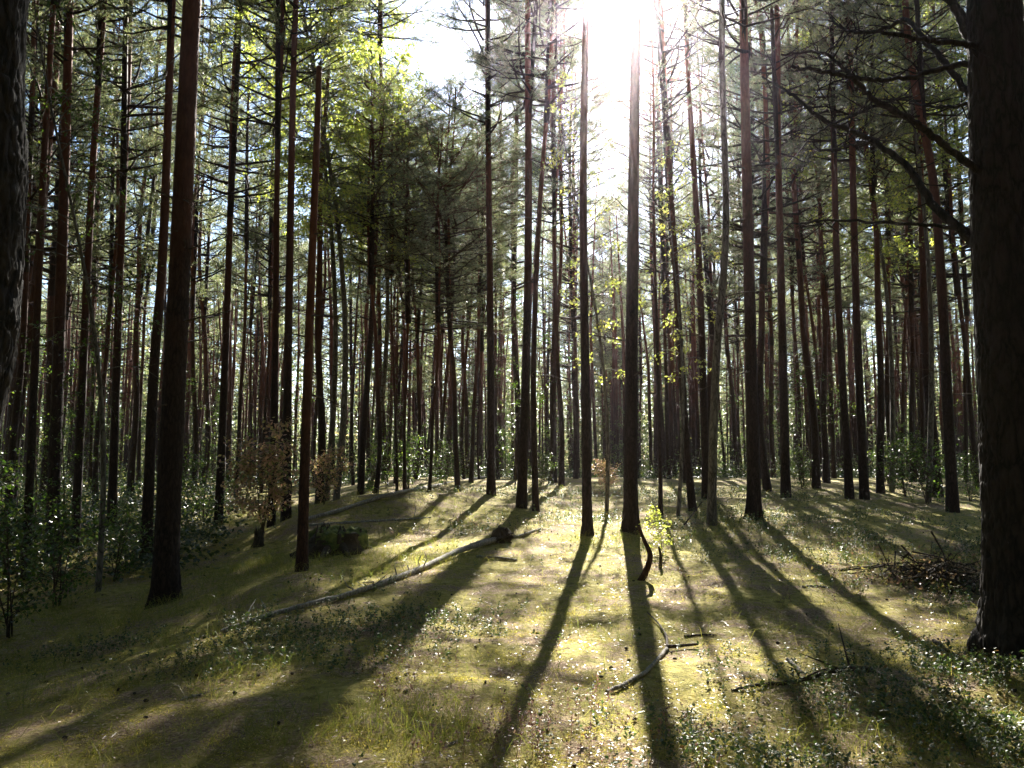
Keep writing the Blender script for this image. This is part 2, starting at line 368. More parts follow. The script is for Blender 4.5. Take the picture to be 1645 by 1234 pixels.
# ------------------------------------------------------------------ leafy trees and shrubs (prototypes)
def leafy(seed, H, spread, z0, nb, leaf, mtl, bark='birch', r0=.05, droop=0., per=26, stems=1, flat=.3):
    r = np.random.default_rng(seed); wood = MB(); lf = MB(); O = []; D = []
    for st in range(stems):
        lean = r.normal(size=2) * .07 * H * (1 if stems == 1 else 2.2)
        n = 14; t = np.linspace(0, 1, n)
        P = np.stack([lean[0] * t ** 1.4 + .02 * H * np.sin(t * 5 + st), lean[1] * t ** 1.4 + .02 * H * np.sin(t * 4 + 1 + st), -.1 + (H + .1) * t * (1 if stems == 1 else r.uniform(.7, 1))], 1)
        tube(wood, P, r0 * (1 - .88 * t), 7, .04, seed)
        for b in range(nb):
            u = z0 + (1 - z0) * (b + r.random()) / nb; k = min(int(u * (n - 1)), n - 2); p = P[k] + (P[k + 1] - P[k]) * (u * (n - 1) - k)
            a = r.random() * 6.283; w_ = (u - z0) / (1 - z0); ln = spread * (.5 + .9 * w_ if w_ < .4 else .86 * (1.15 - w_) / .75 + .1) * r.uniform(.6, 1.25)
            d = np.array([math.cos(a), math.sin(a), 0]); s = np.array([-d[1], d[0], 0]); tt = np.linspace(0, 1, 6)[:, None]
            Q = p + d * ln * tt + np.array([0, 0, 1]) * (r.uniform(.35, .9) * ln * tt - droop * ln * tt ** 2) + s * np.sin(tt * 3) * r.normal() * .1 * ln
            tube(wood, Q, np.linspace(max(r0 * .25, .004), .002, 6), 4, cap=False)
            for q in range(max(3, int(ln * 5))):
                v = r.uniform(.25, 1); kk = min(int(v * 5), 4); c = Q[kk] + (Q[kk + 1] - Q[kk]) * (v * 5 - kk)
                td = d * .5 + s * r.normal() + np.array([0, 0, r.normal() * .4 - droop * .7]); td /= np.linalg.norm(td); tl = r.uniform(.15, .5) * min(1, ln)
                tube(wood, np.array([c, c + td * tl * .5 + [0, 0, .02], c + td * tl + [0, 0, -droop * .2]]), np.array([.004, .003, .0015]), 3, cap=False)
                m = r.poisson(per * .25) + 2
                O.append(c + td * (r.random((m, 1)) ** .8) * tl * 1.1 + r.normal(size=(m, 3)) * .05)
                D.append(td * .4 + r.normal(size=(m, 3)) * [.7, .7, .5] + [0, 0, -.35])
    O = np.concatenate(O); D = np.concatenate(D)
    leaves(lf, O, D, r.uniform(.7, 1.25, len(O)) * leaf, leaf * .66, r, flat)
    return wood.mesh('stem', bark), lf.mesh('leaf_crown', mtl)
SAP = [leafy(500 + i, 3.2 + .6 * i, .95, .2, 22, .06, 'greenleaf', 'twig', .022, .1, 24) for i in range(4)]
SHR = [leafy(520 + i, 1.25, .55, .15, 12, .045, 'greenleaf', 'twig', .010, .1, 20, 4) for i in range(3)]

# ------------------------------------------------------------------ trees
LM = []            # (photo x, short phrase) landmarks used by the labels of the wood behind
ALLTREES = []
def near_pine(name, path_px, d, wpx, label, cat, H=19, cb=9.5, bark='pine', crown=0, dead=0, flare=.3, seed=1, phrase=None, group=None, seg=20, base=None, tiltd=0., crown_set=None, top=None):
    """trunk that follows the seen line at its own distance, with limbs and a needle crown above"""
    dcam = d
    pts = []
    for px, py in path_px: pts.append(atd(px, py, d))
    bx, by = pts[0].x, d; z0 = gz(bx, by)
    P = [Vector((bx, by, z0 - .3))] + [p for p in pts[1:]]
    P = [np.array(p) for p in P]
    zt = P[-1][2]; Ht = z0 + H
    if top is None and zt < Ht - 1:
        dr = (P[-1] - P[0]); dr = dr / dr[2]
        k = max(2, int((Ht - zt) / 2.5))
        for i in range(1, k + 1): P.append(P[len(path_px) - 1] + dr * (Ht - zt) * i / k + np.array([math.sin(i) * .06, 0, 0]))
    P = np.array(P); P[:, 1] += tiltd * (P[:, 2] - z0)
    root = thing(name, (bx, by, z0), label, cat, group)
    P = P - np.array([bx, by, z0])
    n = 90 if seg > 14 else 50
    S = spline(P, n); zz = S[:, 2]
    r0 = wpx * d / F / 2 * (.87 if wpx < 35 else 1)
    rad = r0 * (1 - .62 * np.clip(zz / H, 0, 1)) * (1 + flare * np.exp(-np.clip(zz, 0, 9) * 3.2))
    if top is not None: rad = r0 * (1 - .45 * np.clip(zz / max(zz), 0, 1)) * (1 + flare * np.exp(-np.clip(zz, 0, 9) * 3.2))
    OZ = zz; S_ = S; R_ = rad; m = MB()
    if seg >= 18:      # bark plates as relief, buttress lobes at the foot
        n = 620; seg = 110 if seg < 40 else 170
        S = spline(P, n); zz = S[:, 2]; rad = np.interp(zz, OZ, rad)
        tube(m, S, rad, seg, .0, seed, cap=top is not None)
        ft_ = np.exp(-np.clip(zz, -.1, 9) * 4.0); V = m.v[0].reshape(n, seg, 3); th = np.linspace(0, 6.2832, seg, endpoint=False)
        k = 1 + ft_[:, None] * (.22 * np.sin(4 * th + seed)[None] + .14 * np.sin(7 * th + seed * 2)[None])
        if top is not None: k = 1 + 0 * k
        u = th[None] * r0 + 0 * zz[:, None]; w_ = zz[:, None] + 0 * u; wob = vnoise(u, w_, .09, 3) * .05
        per = np.minimum(th, 6.2832 - th)[None] * r0 + 0 * u               # keeps the seam closed
        rid = 1 - np.abs(vnoise(per + wob, w_ * .28, .022, seed)) * 4.0; rid2 = vnoise(per + wob, w_, .05, seed + 3); fine = vnoise(per, w_, .012, seed + 5)
        up = np.clip(1.25 - zz[:, None] / 9, .3, 1)
        k = k * (1 + up * ((-.075 if wpx > 60 else -.06) * np.clip(rid, 0, 1) ** 2 + .06 * rid2 + .014 * fine) + .05 * vnoise(per, w_, .3, seed + 9))
        V[:] = S[:, None] + (V - S[:, None]) * k[..., None]; m.v[0] = V.reshape(-1, 3)
    else: tube(m, S, rad, seg, .07, seed)
    S, zz, rad, n = S_, OZ, R_, len(S_)
    link('trunk', m.mesh('trunk', bark, True), root)
    if dead:
        r = np.random.default_rng(seed + 50)
        for _ in range(dead):
            mb = MB()
            z = r.uniform(2.2, min(cb + 2, H - 1)); i = int(np.searchsorted(zz, z)); i = min(i, n - 1); c = S[i]
            a = r.random() * 6.283; ln = r.uniform(.12, 1.0) ** 1.3 * 1.3; dd = np.array([math.cos(a), math.sin(a), 0]); ss = np.array([-dd[1], dd[0], 0]); t = np.linspace(0, 1, 7)[:, None]
            Q = c + dd * (rad[i] * .6 + ln * t) + np.array([0, 0, 1]) * (r.uniform(-.3, .4) * ln * t + r.uniform(-.3, .2) * ln * t * t) + ss * np.sin(t * 4) * r.normal() * .08 * ln
            tube(mb, Q, np.linspace(.014, .003, 7), 5, .1, seed)
            for q in range(r.integers(0, 3)):
                k = r.integers(3, 6); e = Q[k] + (dd * .4 + ss * r.normal() * .6 + np.array([0, 0, r.normal() * .4])) * ln * .4
                tube(mb, np.array([Q[k], (Q[k] + e) / 2 + r.normal(size=3) * .02, e]), np.array([.006, .004, .002]), 4, cap=False)
            link('dead_branch', mb.mesh('dead_branch', 'twig'), root)
    if crown is not None and top is None:
        i = int(np.searchsorted(zz, cb)); c = S[i]; dv = Vector(S[-1] - c); L = dv.length
        cs = crown_set or (CROWNS if d < 13.5 else MED); cw, cn = cs[crown % len(cs)]
        s = L / 10.0; q = dv.to_track_quat('Z', 'Y') @ Euler((0, 0, seed * 1.7)).to_quaternion()
        for nm, me in (('limbs', cw), ('needle_crown', cn)):
            o = link(nm, me, root, tuple(c)); o.rotation_mode = 'QUATERNION'; o.rotation_quaternion = q; o.scale = (s * 1.6, s * 1.6, s) if d < 13.5 else (s, s, s)  # nearest crowns, above the view, are widened to hold back skylight
    if phrase: LM.append((path_px[0][0], phrase))
    ALLTREES.append((bx, by))
    return root, S

# the trees nearest the camera
pL, _ = near_pine('pine_tree', [(-150, 1180), (-100, 800), (-46, 560), (-24, 300), (-18, 0)], 4.6, 135, 'huge dark old trunk filling the left edge, ragged bark', 'pine tree', bark='oldpine', seg=40, cb=9, seed=3, dead=0, crown=1)
near_pine('pine_tree', [(265, 978), (271, 800), (288, 450), (300, 180), (309, 0)], 10.4, 39, 'thick near pine, reddish bark above, standing in dark grass on the left', 'pine tree', seg=28, cb=10.5, seed=4, dead=26, crown=2, phrase='thick reddish pine')
near_pine('dead_tree', [(484, 948), (491, 700), (500, 450), (508, 250), (513, 108)], 11.0, 20, 'slim reddish dead snag with its top snapped off, beside the fallen trunk', 'dead tree', seg=18, seed=5, dead=7, bark='snag', top=1, cb=5, H=6.2, phrase='snapped snag')
near_pine('pine_tree', [(943, 868), (943, 820), (940, 600), (937, 300), (941, 0)], 13.6, 18, 'slender pine in front of the bright gap, first left of the central dark pine', 'pine tree', seg=18, cb=11, seed=6, dead=9, crown=0, phrase='slender gap pine')
t4, S4 = near_pine('pine_tree', [(1015, 862), (1013, 780), (1016, 450), (1021, 80)], 14.0, 26, 'straight dark central pine against the bright sky gap', 'pine tree', seg=24, cb=11.5, seed=7, dead=12, crown=1, phrase='central dark pine')
p0 = at(1030, 934); root = thing('crooked_stem', tuple(p0), 'short crooked reddish stem curving up before the central dark pine', 'dead sapling')
c = [np.array(atd(x, y, p0.y)) - np.array(p0) for x, y in ((1026, 940), (1040, 912), (1044, 890), (1034, 866), (1026, 846))]  # crooked reddish tube standing on the ground before the central pine
mb = MB(); tube(mb, spline(c, 26), np.interp(np.linspace(0, 1, 26), [0, .5, 1], [.045, .032, .016]), 12, .18, 4)
link('stem', mb.mesh('stem', 'snag', True), root)
near_pine('birch_tree', [(1143, 858), (1146, 700), (1152, 560), (1166, 370), (1162, 180), (1159, 0)], 15.5, 16, 'leaning grey birch with a bowed trunk, right of the central dark pine', 'birch tree', bark='birch', seg=14, cb=9.5, seed=8, dead=6, crown=0, crown_set=SPARSE, phrase='bowed birch')
near_pine('pine_tree', [(1212, 838), (1207, 600), (1200, 300), (1194, 0)], 16.0, 24, 'tall stout red-barked pine rooted in the berry shrubs right of the bowed birch', 'pine tree', seg=20, cb=9.5, seed=9, dead=16, crown=3, phrase='stout red pine')
near_pine('pine_tree', [(1135, 800), (1128, 560), (1120, 360), (1104, 90)], 20, 15, 'red-barked pine leaning left, close behind the bowed birch', 'pine tree', seg=12, cb=11.5, seed=10, dead=10, crown=4)
near_pine('pine_tree', [(1114, 822), (1102, 700), (1093, 560), (1082, 380), (1072, 220)], 17.5, 14, 'dark thin pine bent at the foot, first left of the bowed birch', 'pine tree', seg=12, cb=8.5, seed=11, dead=10, crown=1, crown_set=SPARSE)
near_pine('pine_tree', [(837, 806), (846, 560), (849, 300), (848, 0)], 18, 18, 'stouter stem of the close pair of pines on the rise', 'pine tree', seg=14, cb=9, seed=12, dead=14, crown=5, phrase='stout paired pine')
near_pine('pine_tree', [(861, 813), (857, 600), (866, 350), (884, 110)], 17.6, 12, 'thinner leaning stem of the close pair of pines on the rise', 'pine tree', seg=10, cb=9, seed=13, dead=8, crown=2)
near_pine('pine_tree', [(789, 797), (788, 560), (785, 300), (783, 0)], 19.5, 15, 'dark pine at the upper end of the long fallen trunk', 'pine tree', seg=12, cb=8.5, seed=14, dead=12, crown=0, phrase='pine by the log end')
near_pine('pine_tree', [(1061, 822), (1060, 700), (1056, 560), (1050, 330)], 17, 8, 'very thin young pine behind the central dark pine', 'pine tree', seg=8, cb=6.5, H=11, seed=15, dead=9, crown=0, crown_set=SPARSE)
near_pine('pine_tree', [(235, 880), (247, 600), (262, 400), (277, 0)], 14.5, 20, 'dark pine standing close behind and left of the thick reddish pine', 'pine tree', seg=14, cb=9.5, seed=16, dead=14, crown=3)
near_pine('pine_tree', [(86, 858), (98, 450), (107, 180), (112, 0)], 14.5, 23, 'stout reddish pine in the dark undergrowth at the left', 'pine tree', seg=14, cb=9, seed=17, dead=14, crown=4, phrase='stout left pine')
near_pine('pine_tree', [(44, 880), (62, 450), (74, 200), (86, 0)], 13, 15, 'pine with a sunlit right edge, between the huge left trunk and the stout left pine', 'pine tree', seg=14, cb=10, seed=18, dead=10, crown=5)
near_pine('pine_tree', [(122, 850), (140, 450), (152, 220), (168, 0)], 15.5, 16, 'leaning pine with a pale lit edge, right of the stout left pine', 'pine tree', seg=14, cb=9.5, seed=19, dead=10, crown=0)
near_pine('pine_tree', [(180, 835), (192, 450), (204, 180), (210, 0)], 18, 16, 'orange-topped pine midway between the stout left pine and the thick reddish pine', 'pine tree', seg=12, cb=8, seed=20, dead=12, crown=1)
near_pine('pine_tree', [(352, 818), (368, 400), (375, 150)], 19, 15, 'dark pine right of the thick reddish pine, on the grassy bank', 'pine tree', seg=12, cb=7.5, seed=21, dead=14, crown=2, phrase='bank pine')
near_pine('pine_tree', [(436, 842), (442, 560), (446, 240)], 17.5, 14, 'reddish pine rising out of the pink-leaved shrub', 'pine tree', seg=12, cb=8.5, seed=22, dead=10, crown=3)
near_pine('pine_tree', [(460, 835), (463, 560), (470, 170)], 17.2, 17, 'black straight pine between the pink-leaved shrub and the snapped snag', 'pine tree', seg=12, cb=9.5, seed=23, dead=12, crown=4)
near_pine('pine_tree', [(1530, 812), (1518, 560), (1500, 300), (1462, 90)], 17.5, 20, 'dark leaning pine nearest the left side of the crooked-limbed pine', 'pine tree', seg=14, cb=8.5, seed=24, dead=12, crown=5, phrase='dark leaning pine')
near_pine('pine_tree', [(1388, 790), (1376, 500), (1368, 200)], 20, 16, 'broad black pine in the middle of the right-hand stand', 'pine tree', seg=12, cb=8.5, seed=25, dead=12, crown=0, phrase='broad black pine')
near_pine('pine_tree', [(1365, 792), (1346, 470), (1338, 150)], 20, 15, 'slim pine with a pitted trunk, just left of the broad black pine', 'pine tree', seg=12, cb=8.5, seed=26, dead=12, crown=2)
near_pine('pine_tree', [(1262, 792), (1256, 500), (1250, 240)], 20.5, 17, 'dark pine a trunk right of the stout red pine', 'pine tree', seg=12, cb=8.5, seed=27, dead=12, crown=3)
# the forked birch with the pale crown
def birch_from(name, base, d, top, wpx, H, leaf_m, label, spread, seed, phrase=None, leaf=.06, per=24, nb=60, z0=.35, cat='birch tree', z1=None, droop=.8):
    p = atd(base[0], base[1], d); bx = p.x; z0_ = gz(bx, d); e = atd(top[0], top[1], d)
    root = thing(name, (bx, d, z0_), label, cat)
    w_, l_ = leafy(seed, H, spread, z0, nb, leaf, leaf_m, 'birch', wpx * d / F / 2, droop, per)
    a = math.atan2(e.x - bx, e.z - z0_)
    for nm, me in (('trunk', w_), ('leaf_crown', l_)): link(nm, me, root, (0, 0, 0), (0, a, 0))
    ALLTREES.append((bx, d))
    if phrase: LM.append((base[0], phrase))
    return root
birch_from('birch_tree', (535, 820), 20, (556, 100), 12, 17, 'birchleaf', 'forked birch with a pale yellow-green crown behind the snapped snag', 2.6, 60, None, .08, 60, 150, .4)
birch_from('birch_tree', (590, 800), 24, (640, 150), 10, 17, 'birchleaf', 'birch whose yellow leaves hang right of the forked birch crown', 2.3, 61, None, .085, 50, 110, .4)
birch_from('birch_tree', (520, 805), 21.5, (498, 60), 11, 16.5, 'birchleaf', 'birch with an airy pale crown directly behind the snapped snag top', 2.5, 66, None, .075, 46, 110, .45)
birch_from('birch_tree', (1500, 800), 19, (1478, 60), 10, 16, 'birchleaf', 'birch whose yellow-green leaves fill the top right between the crooked limbs', 2.4, 67, None, .07, 40, 90, .5)
birch_from('birch_tree', (975, 790), 17.5, (955, 330), 7, 9.5, 'yellowleaf', 'young birch with yellow leaves hanging between the two central pines', 1.1, 62, None, .065, 34, 36, .3)
birch_from('birch_tree', (1090, 800), 16.5, (1075, 330), 7, 8.5, 'yellowleaf', 'young yellow-leaved birch just right of the central dark pine', 1.1, 63, None, .065, 34, 34, .35)
birch_from('birch_tree', (150, 880), 11.5, (130, 200), 10, 10, 'greenleaf', 'green-leaved young birch arching over the dark left undergrowth', 2.0, 64, None, .055, 20, 50, .3)
birch_from('birch_tree', (1440, 800), 22, (1420, 100), 9, 16, 'birchleaf', 'yellow-green birch crown behind the crooked limbs on the right', 2.6, 65, None, .08, 50, 110, .4)

# the big crooked-limbed pine at the right edge
dR = 6.4
tR, SR = near_pine('pine_tree', [(1640, 1050), (1626, 700), (1608, 350), (1596, 0)], dR, 100, 'huge black pine at the right edge with long crooked limbs', 'pine tree', bark='oldpine', seg=44, cb=9.5, seed=30, dead=0, crown=4, phrase='crooked-limbed pine')
bR = np.array(tR.location)
def limb(pts, w0, w1, bend, seed):
    n = len(pts); out = []
    for i, (x, y) in enumerate(pts):
        out.append(np.array(atd(x, y, dR + bend * (i / (n - 1)) ** 1.2)) - bR)
    S = spline(out, 8 * n); rr = np.random.default_rng(seed)
    S[2:] += rr.normal(size=S[2:].shape) * .006
    rad = np.linspace(w0, w1, len(S)) * dR / F / 2 * (1 + .12 * rr.random(len(S)))
    m = MB(); tube(m, S, rad, 9, .12, seed)
    for q in range(int(n * 2.5)):               # dead side twigs
        k = rr.integers(int(len(S) * .3), len(S) - 1); dv = rr.normal(size=3) * [1, .6, .8]; ln = rr.uniform(.08, .38)
        e = S[k] + dv / np.linalg.norm(dv) * ln
        tube(m, np.array([S[k], (S[k] + e) / 2 + rr.normal(size=3) * .02, e]), np.array([.008, .006, .003]) * (.6 + .5 * rr.random()), 5, .1)
    link('limb', m.mesh('limb', 'oldpine', True), tR)
limb([(1600, 420), (1560, 385), (1500, 330), (1460, 270), (1400, 225), (1320, 190), (1270, 150), (1222, 122)], 17, 4, 1.6, 1)
limb([(1600, 290), (1558, 265), (1500, 220), (1460, 190), (1400, 158), (1372, 128), (1310, 113), (1272, 108)], 13, 4, -.9, 2)
limb([(1590, 100), (1552, 103), (1504, 113), (1451, 126), (1382, 126), (1354, 109), (1321, 85), (1255, 88)], 11, 4, .9, 3)
limb([(1590, 190), (1556, 150), (1520, 105), (1483, 61), (1455, 32), (1423, 45), (1382, 53), (1350, 45), (1334, 28)], 12, 4, 1.9, 4)
limb([(1590, 75), (1552, 71), (1480, 63), (1414, 50)], 11, 5, -.5, 5)
limb([(1600, 90), (1560, 60), (1536, 16), (1505, -30), (1480, -90)], 20, 10, .4, 6)
limb([(1600, 372), (1560, 368), (1463, 360), (1341, 354), (1262, 361)], 8, 3, .8, 7)
limb([(1600, 165), (1556, 168), (1500, 172), (1455, 160)], 8, 3, 1.2, 8)
limb([(1400, 226), (1374, 231), (1341, 239), (1302, 244)], 5, 2, 1.0, 9)
limb([(1440, 175), (1414, 170), (1374, 182), (1341, 198), (1290, 228)], 6, 2, -.7, 10)

# --- the sunlit corridor: crowns whose shade would land here are thinned
lit = [np.array(at(*p))[:2] for p in ((895, 862), (850, 960), (800, 1060), (700, 1150), (600, 1234), (1645, 1234), (1645, 1080), (1380, 950), (1240, 880), (1100, 850))]
lit = np.array([(p[0], p[1]) for p in lit])
def inpoly(x, y):
    c = False; n = len(lit)
    for i in range(n):
        x0, y0 = lit[i]; x1, y1 = lit[i - 1]
        if (y0 > y) != (y1 > y) and x < (x1 - x0) * (y - y0) / (y1 - y0) + x0: c = not c
    return c
def shade_hits(x, y, cb, H):
    for h in np.linspace(cb, H, 8):
        t = (h + gz(x, y) - .1) / TANE
        for off in (-1.8, -.9, 0, .9, 1.8):
            if inpoly(x - SH[0] * t + off, y - SH[1] * t): return True
    return False
# --- the stand behind: individual pines copied from a few prototypes
def proj(x, y, z):
    c, s = math.cos(PITCH), math.sin(PITCH); dy = y * c + (z - EYE) * s; dz = -y * s + (z - EYE) * c
    return CX + F * x / dy, CY - F * dz / dy
cols = [(514, 21), (567, 30), (580, 21), (605, 20), (617, 30), (638, 22), (650, 22), (668, 30), (690, 21), (709, 34), (718, 38), (735, 23), (745, 32), (757, 27), (769, 29),
        (890, 27), (902, 25), (925, 31), (1100, 27), (1231, 23), (1243, 34), (1287, 31), (1311, 24), (1325, 30), (1340, 31), (1414, 22), (1432, 26), (1450, 31), (1467, 27), (1483, 28),
        (1505, 21), (1552, 28), (1570, 24), (210, 27), (222, 33), (312, 30), (327, 35), (380, 27), (402, 34), (420, 29), (155, 24), (70, 23), (20, 20), (5, 27), (958, 33), (985, 36), (1040, 34), (1075, 33), (1165, 30), (1185, 36)]
pend = []
for px, d in cols:
    p = atd(px, 770, d); pend.append((p.x, d))
for x, y in ((-2.6, 28.5), (.2, 29), (-.6, 33.5), (1.3, 26.5), (-2.0, 36), (8.6, 28), (9.7, 31), (10.5, 26.5), (8.2, 33), (11.4, 30)): pend.append((x, y))
far_rng = random.Random(5)
tries = 0
while len(pend) < len(cols) + 165 and tries < 9000:
    tries += 1
    y = 26 + 62 * far_rng.random() ** .85; x = far_rng.uniform(-.78, .78) * y
    if all((x - a) ** 2 + (y - b) ** 2 > 3.2 for a, b in pend + ALLTREES): pend.append((x, y))
for x, y in ((-9.5, 11), (-13, 14), (-12, 19), (-16, 22), (-19, 18), (13, 16), (15, 21), (18, 26), (12.5, 11), (17, 14), (-8.5, 7), (11, 7.5)): pend.append((x, y))
LM.sort()
recs = []
for i, (x, y) in enumerate(pend):
    r = random.Random(i * 7 + 1)
    H = 18.5 + r.uniform(-2, 2.5); cb = 7.2 + r.uniform(-1.8, 1.6); q_ = proj(x, y, 12)[0]
    if 480 < q_ < 670 and y < 27: cb = 11 + r.uniform(0, 1.5)
    if 615 < q_ < 775: H = min(H, 1.6 + y * r.uniform(.33, .47)); H = max(H, 10); cb = min(cb - 1.2, H - 5.5)
    px = proj(x, y, 4)[0]; hit = shade_hits(x, y, cb, H) and px > 915 and (x, y) not in ((9.7, 31), (10.5, 26.5), (11.4, 30))
    if hit and r.random() < .5: continue
    recs.append([x, y, H, cb, r, px, hit])
def words(k): return ['first', 'second', 'third', 'fourth', 'fifth', 'sixth', 'seventh', 'eighth', 'ninth', 'tenth', 'eleventh', 'twelfth', '13th', '14th', '15th', '16th', '17th', '18th', '19th', '20th', '21st', '22nd', '23rd', '24th', '25th', '26th', '27th', '28th', '29th', '30th'][k]
bands = {}
for q in recs:
    near = q[1] < 33; j = sum(1 for a, _ in LM if a < q[5])
    key = (near, j) if 0 <= q[5] <= 1645 else ('out', q[5] < 0)
    bands.setdefault(key, []).append(q)
for key, L in bands.items():
    L.sort(key=lambda q: q[5])
    for k, q in enumerate(L):
        if key[0] == 'out':
            q.append('pine standing in the wood just past the ' + ('left' if key[1] else 'right') + ' edge'); q.append('pines past the picture edges'); continue
        kind = 'slim pine' if key[0] else 'distant pine'
        j = key[1]
        if j == 0: where = 'from the left edge, left of the ' + LM[0][1]
        elif j == len(LM): where = 'right of the ' + LM[-1][1]
        else: where = 'between the ' + LM[j - 1][1] + ' and the ' + LM[j][1]
        q.append(words(k) + ' ' + kind + ' ' + where); q.append('pines of the stand behind the rise' if key[0] else 'distant pines deep in the wood')
for x, y, H, cb, r, px, hit, label, grp in recs:
    k = r.randrange(5); tw, tp = TR[k]; s = H / 19; rz = r.uniform(0, 6.28)
    root = thing('pine_tree', (x, y, gz(x, y)), label, 'pine tree', grp, rz); wide = max((H - cb) / 10, 1.05)
    th = s * r.uniform(.5, 1.05)
    o = link('trunk', tw, root); o.scale = (th, th, s)
    root.rotation_euler = (R(r.uniform(-.9, .9)), R(r.uniform(-.9, .9)), rz)
    i = int(np.searchsorted(tp[:, 2] * s, cb)); c = tp[i] * [th, th, s]
    cw, cn = (SPARSE[r.randrange(2)] if hit else (MED[r.randrange(4)] if (y < 40 or r.random() < .5) else CROWNS[r.randrange(6)]))
    sc = (H - cb) / (8 if hit else 10); rr = r.uniform(0, 6.28)
    for nm, me in (('limbs', cw), ('needle_crown', cn)): link(nm, me, root, tuple(c), (0, 0, rr), sc).scale = (sc, sc, sc) if hit else (wide, wide, sc)

# the far-off wood that reads as one mass
fm = MB(); ft = MB(); r = np.random.default_rng(77)
for q in range(420):
    y = r.uniform(66, 135); x = r.uniform(-.80, .80) * y
    z0 = gz(x, y); H = r.uniform(15, 20)
    tube(ft, np.array([(x, y, z0 - .5), (x + r.normal() * .2, y, z0 + H * .5), (x + r.normal() * .3, y, z0 + H)]), np.array([.17, .12, .03]), 5, cap=False)
    k = 620; t = r.random(k) ** 1.5; zz = z0 + 4 + (H - 4) * t; rad = 2.3 * np.sqrt(np.clip(1.05 - t ** 2, 0, 1)) * r.random(k) ** .6; a = np.round(r.random(k) * 9 + r.normal(size=k) * .25) * .7
    O = np.stack([x + rad * np.cos(a), y + rad * np.sin(a), zz + rad * .2], 1); blades(fm, O, r.normal(size=(k, 3)) * [1, 1, .6], r.uniform(.25, .6, k), .19, r)
    k = 600; O = np.stack([x + r.normal(size=k) * 1.8, y + r.normal(size=k) * 1.4, z0 + np.abs(r.normal(size=k)) * 2.6], 1); blades(fm, O, r.normal(size=(k, 3)), r.uniform(.2, .45, k), .16, r)
for q in range(950):
    y = r.uniform(38, 125); x = r.uniform(-.78, .78) * y; z0 = gz(x, y); H = r.uniform(10, 17)
    tube(ft, np.array([(x, y, z0 - .5), (x + r.normal() * .15, y, z0 + H * .5), (x + r.normal() * .3, y, z0 + H)]), np.array([.13, .10, .03]) * r.uniform(.6, 1.1), 5, cap=False)
fw = tag(link('far_wood', ft.mesh('far_wood', 'pine')), 'far-off pine wood closing the view between the trunks', 'wood', None, 'stuff')
tag(link('far_foliage', fm.mesh('far_foliage', 'needle')), 'mass of far-off foliage glimpsed between the trunks', 'foliage', None, 'stuff')

# unseen wood added behind and beside the viewer to keep open sky off the floor
fm = MB(); ft = MB(); r = np.random.default_rng(78)
for q in range(320):
    a = r.uniform(-math.pi, 0) if q < 120 else r.choice([-1, 1]) * r.uniform(0, .62) + (math.pi if r.random() < 0 else 0)
    if q < 120: dd_ = r.uniform(5, 40); x, y = dd_ * math.cos(a), dd_ * math.sin(a) - 1
    elif q >= 250:
        y = r.uniform(2, 17); x = r.choice([-1, 1]) * (.72 * y + r.uniform(1.8, 6.5))
    elif q >= 190:
        while True:
            x = r.uniform(-14, 14); y = r.uniform(-12, 3)
            if math.hypot(x, y) > 3.5 and (y < -1.5 or abs(x) > 5 + y): break
    else:
        y = r.uniform(0, 40); x = r.choice([-1, 1]) * (.95 * y + r.uniform(5, 26))
    z0 = gz(x, y); H = r.uniform(16, 20)
    tube(ft, np.array([(x, y, z0 - .3), (x + .1, y, z0 + H * .5), (x + r.normal() * .2, y, z0 + H)]), np.array([.16, .12, .03]), 8, cap=False)
    k = 3000; t = r.random(k); zz = z0 + 5 + (H - 5) * t; rad = 2.6 * np.sqrt(np.clip(1.05 - t ** 2, 0, 1)) * r.random(k) ** .6; a = np.round(r.random(k) * 9 + r.normal(size=k) * .25) * .7
    O = np.stack([x + rad * np.cos(a), y + rad * np.sin(a), zz + rad * .2], 1); O = O[(O[:, 1] < -.5) | (np.abs(O[:, 0]) > .78 * O[:, 1] + 1.5)]; k = len(O)
    if k: blades(fm, O, r.normal(size=(k, 3)) * [1, 1, .6], r.uniform(.3, .6, k), .16, r)
tag(link('sky_blocking_trunks', ft.mesh('sky_blocking_trunks', 'pine')), 'unseen pine trunks added around the view to block sky light', 'wood', None, 'stuff')
tag(link('sky_blocking_foliage', fm.mesh('sky_blocking_foliage', 'needle')), 'unseen pine foliage added around the view to block sky light', 'foliage', None, 'stuff')

# ------------------------------------------------------------------ understorey
def copy_pair(name, pair, loc, s, label, cat, grp=None, rz=0, names=('stem', 'leaf_crown')):
    root = thing(name, loc, label, cat, grp, rz)
    for nm, me in zip(names, pair): link(nm, me, root, (0, 0, 0), (0, 0, 0), s)
    return root
r = random.Random(9)
und = []
for i in range(70):
    for _ in range(60):
        y = r.uniform(24, 62); x = r.uniform(-.66, .66) * y
        if not (-.02 < x / y - .13 < .1 and y < 30) and all((x - a) ** 2 + (y - b) ** 2 > 4 for a, b, _ in und): und.append((x, y, 1)); break
for i in range(6):
    for _ in range(60):
        y = r.uniform(11, 24); x = -r.uniform(.40, .68) * y
        if all((x - a) ** 2 + (y - b) ** 2 > 1.5 for a, b, _ in und): und.append((x, y, 0)); break
bb = {}
for x, y, k in und:
    px = proj(x, y, gz(x, y) + 1)[0]; j = sum(1 for a, _ in LM if a < px); bb.setdefault((k, j), []).append((px, x, y))
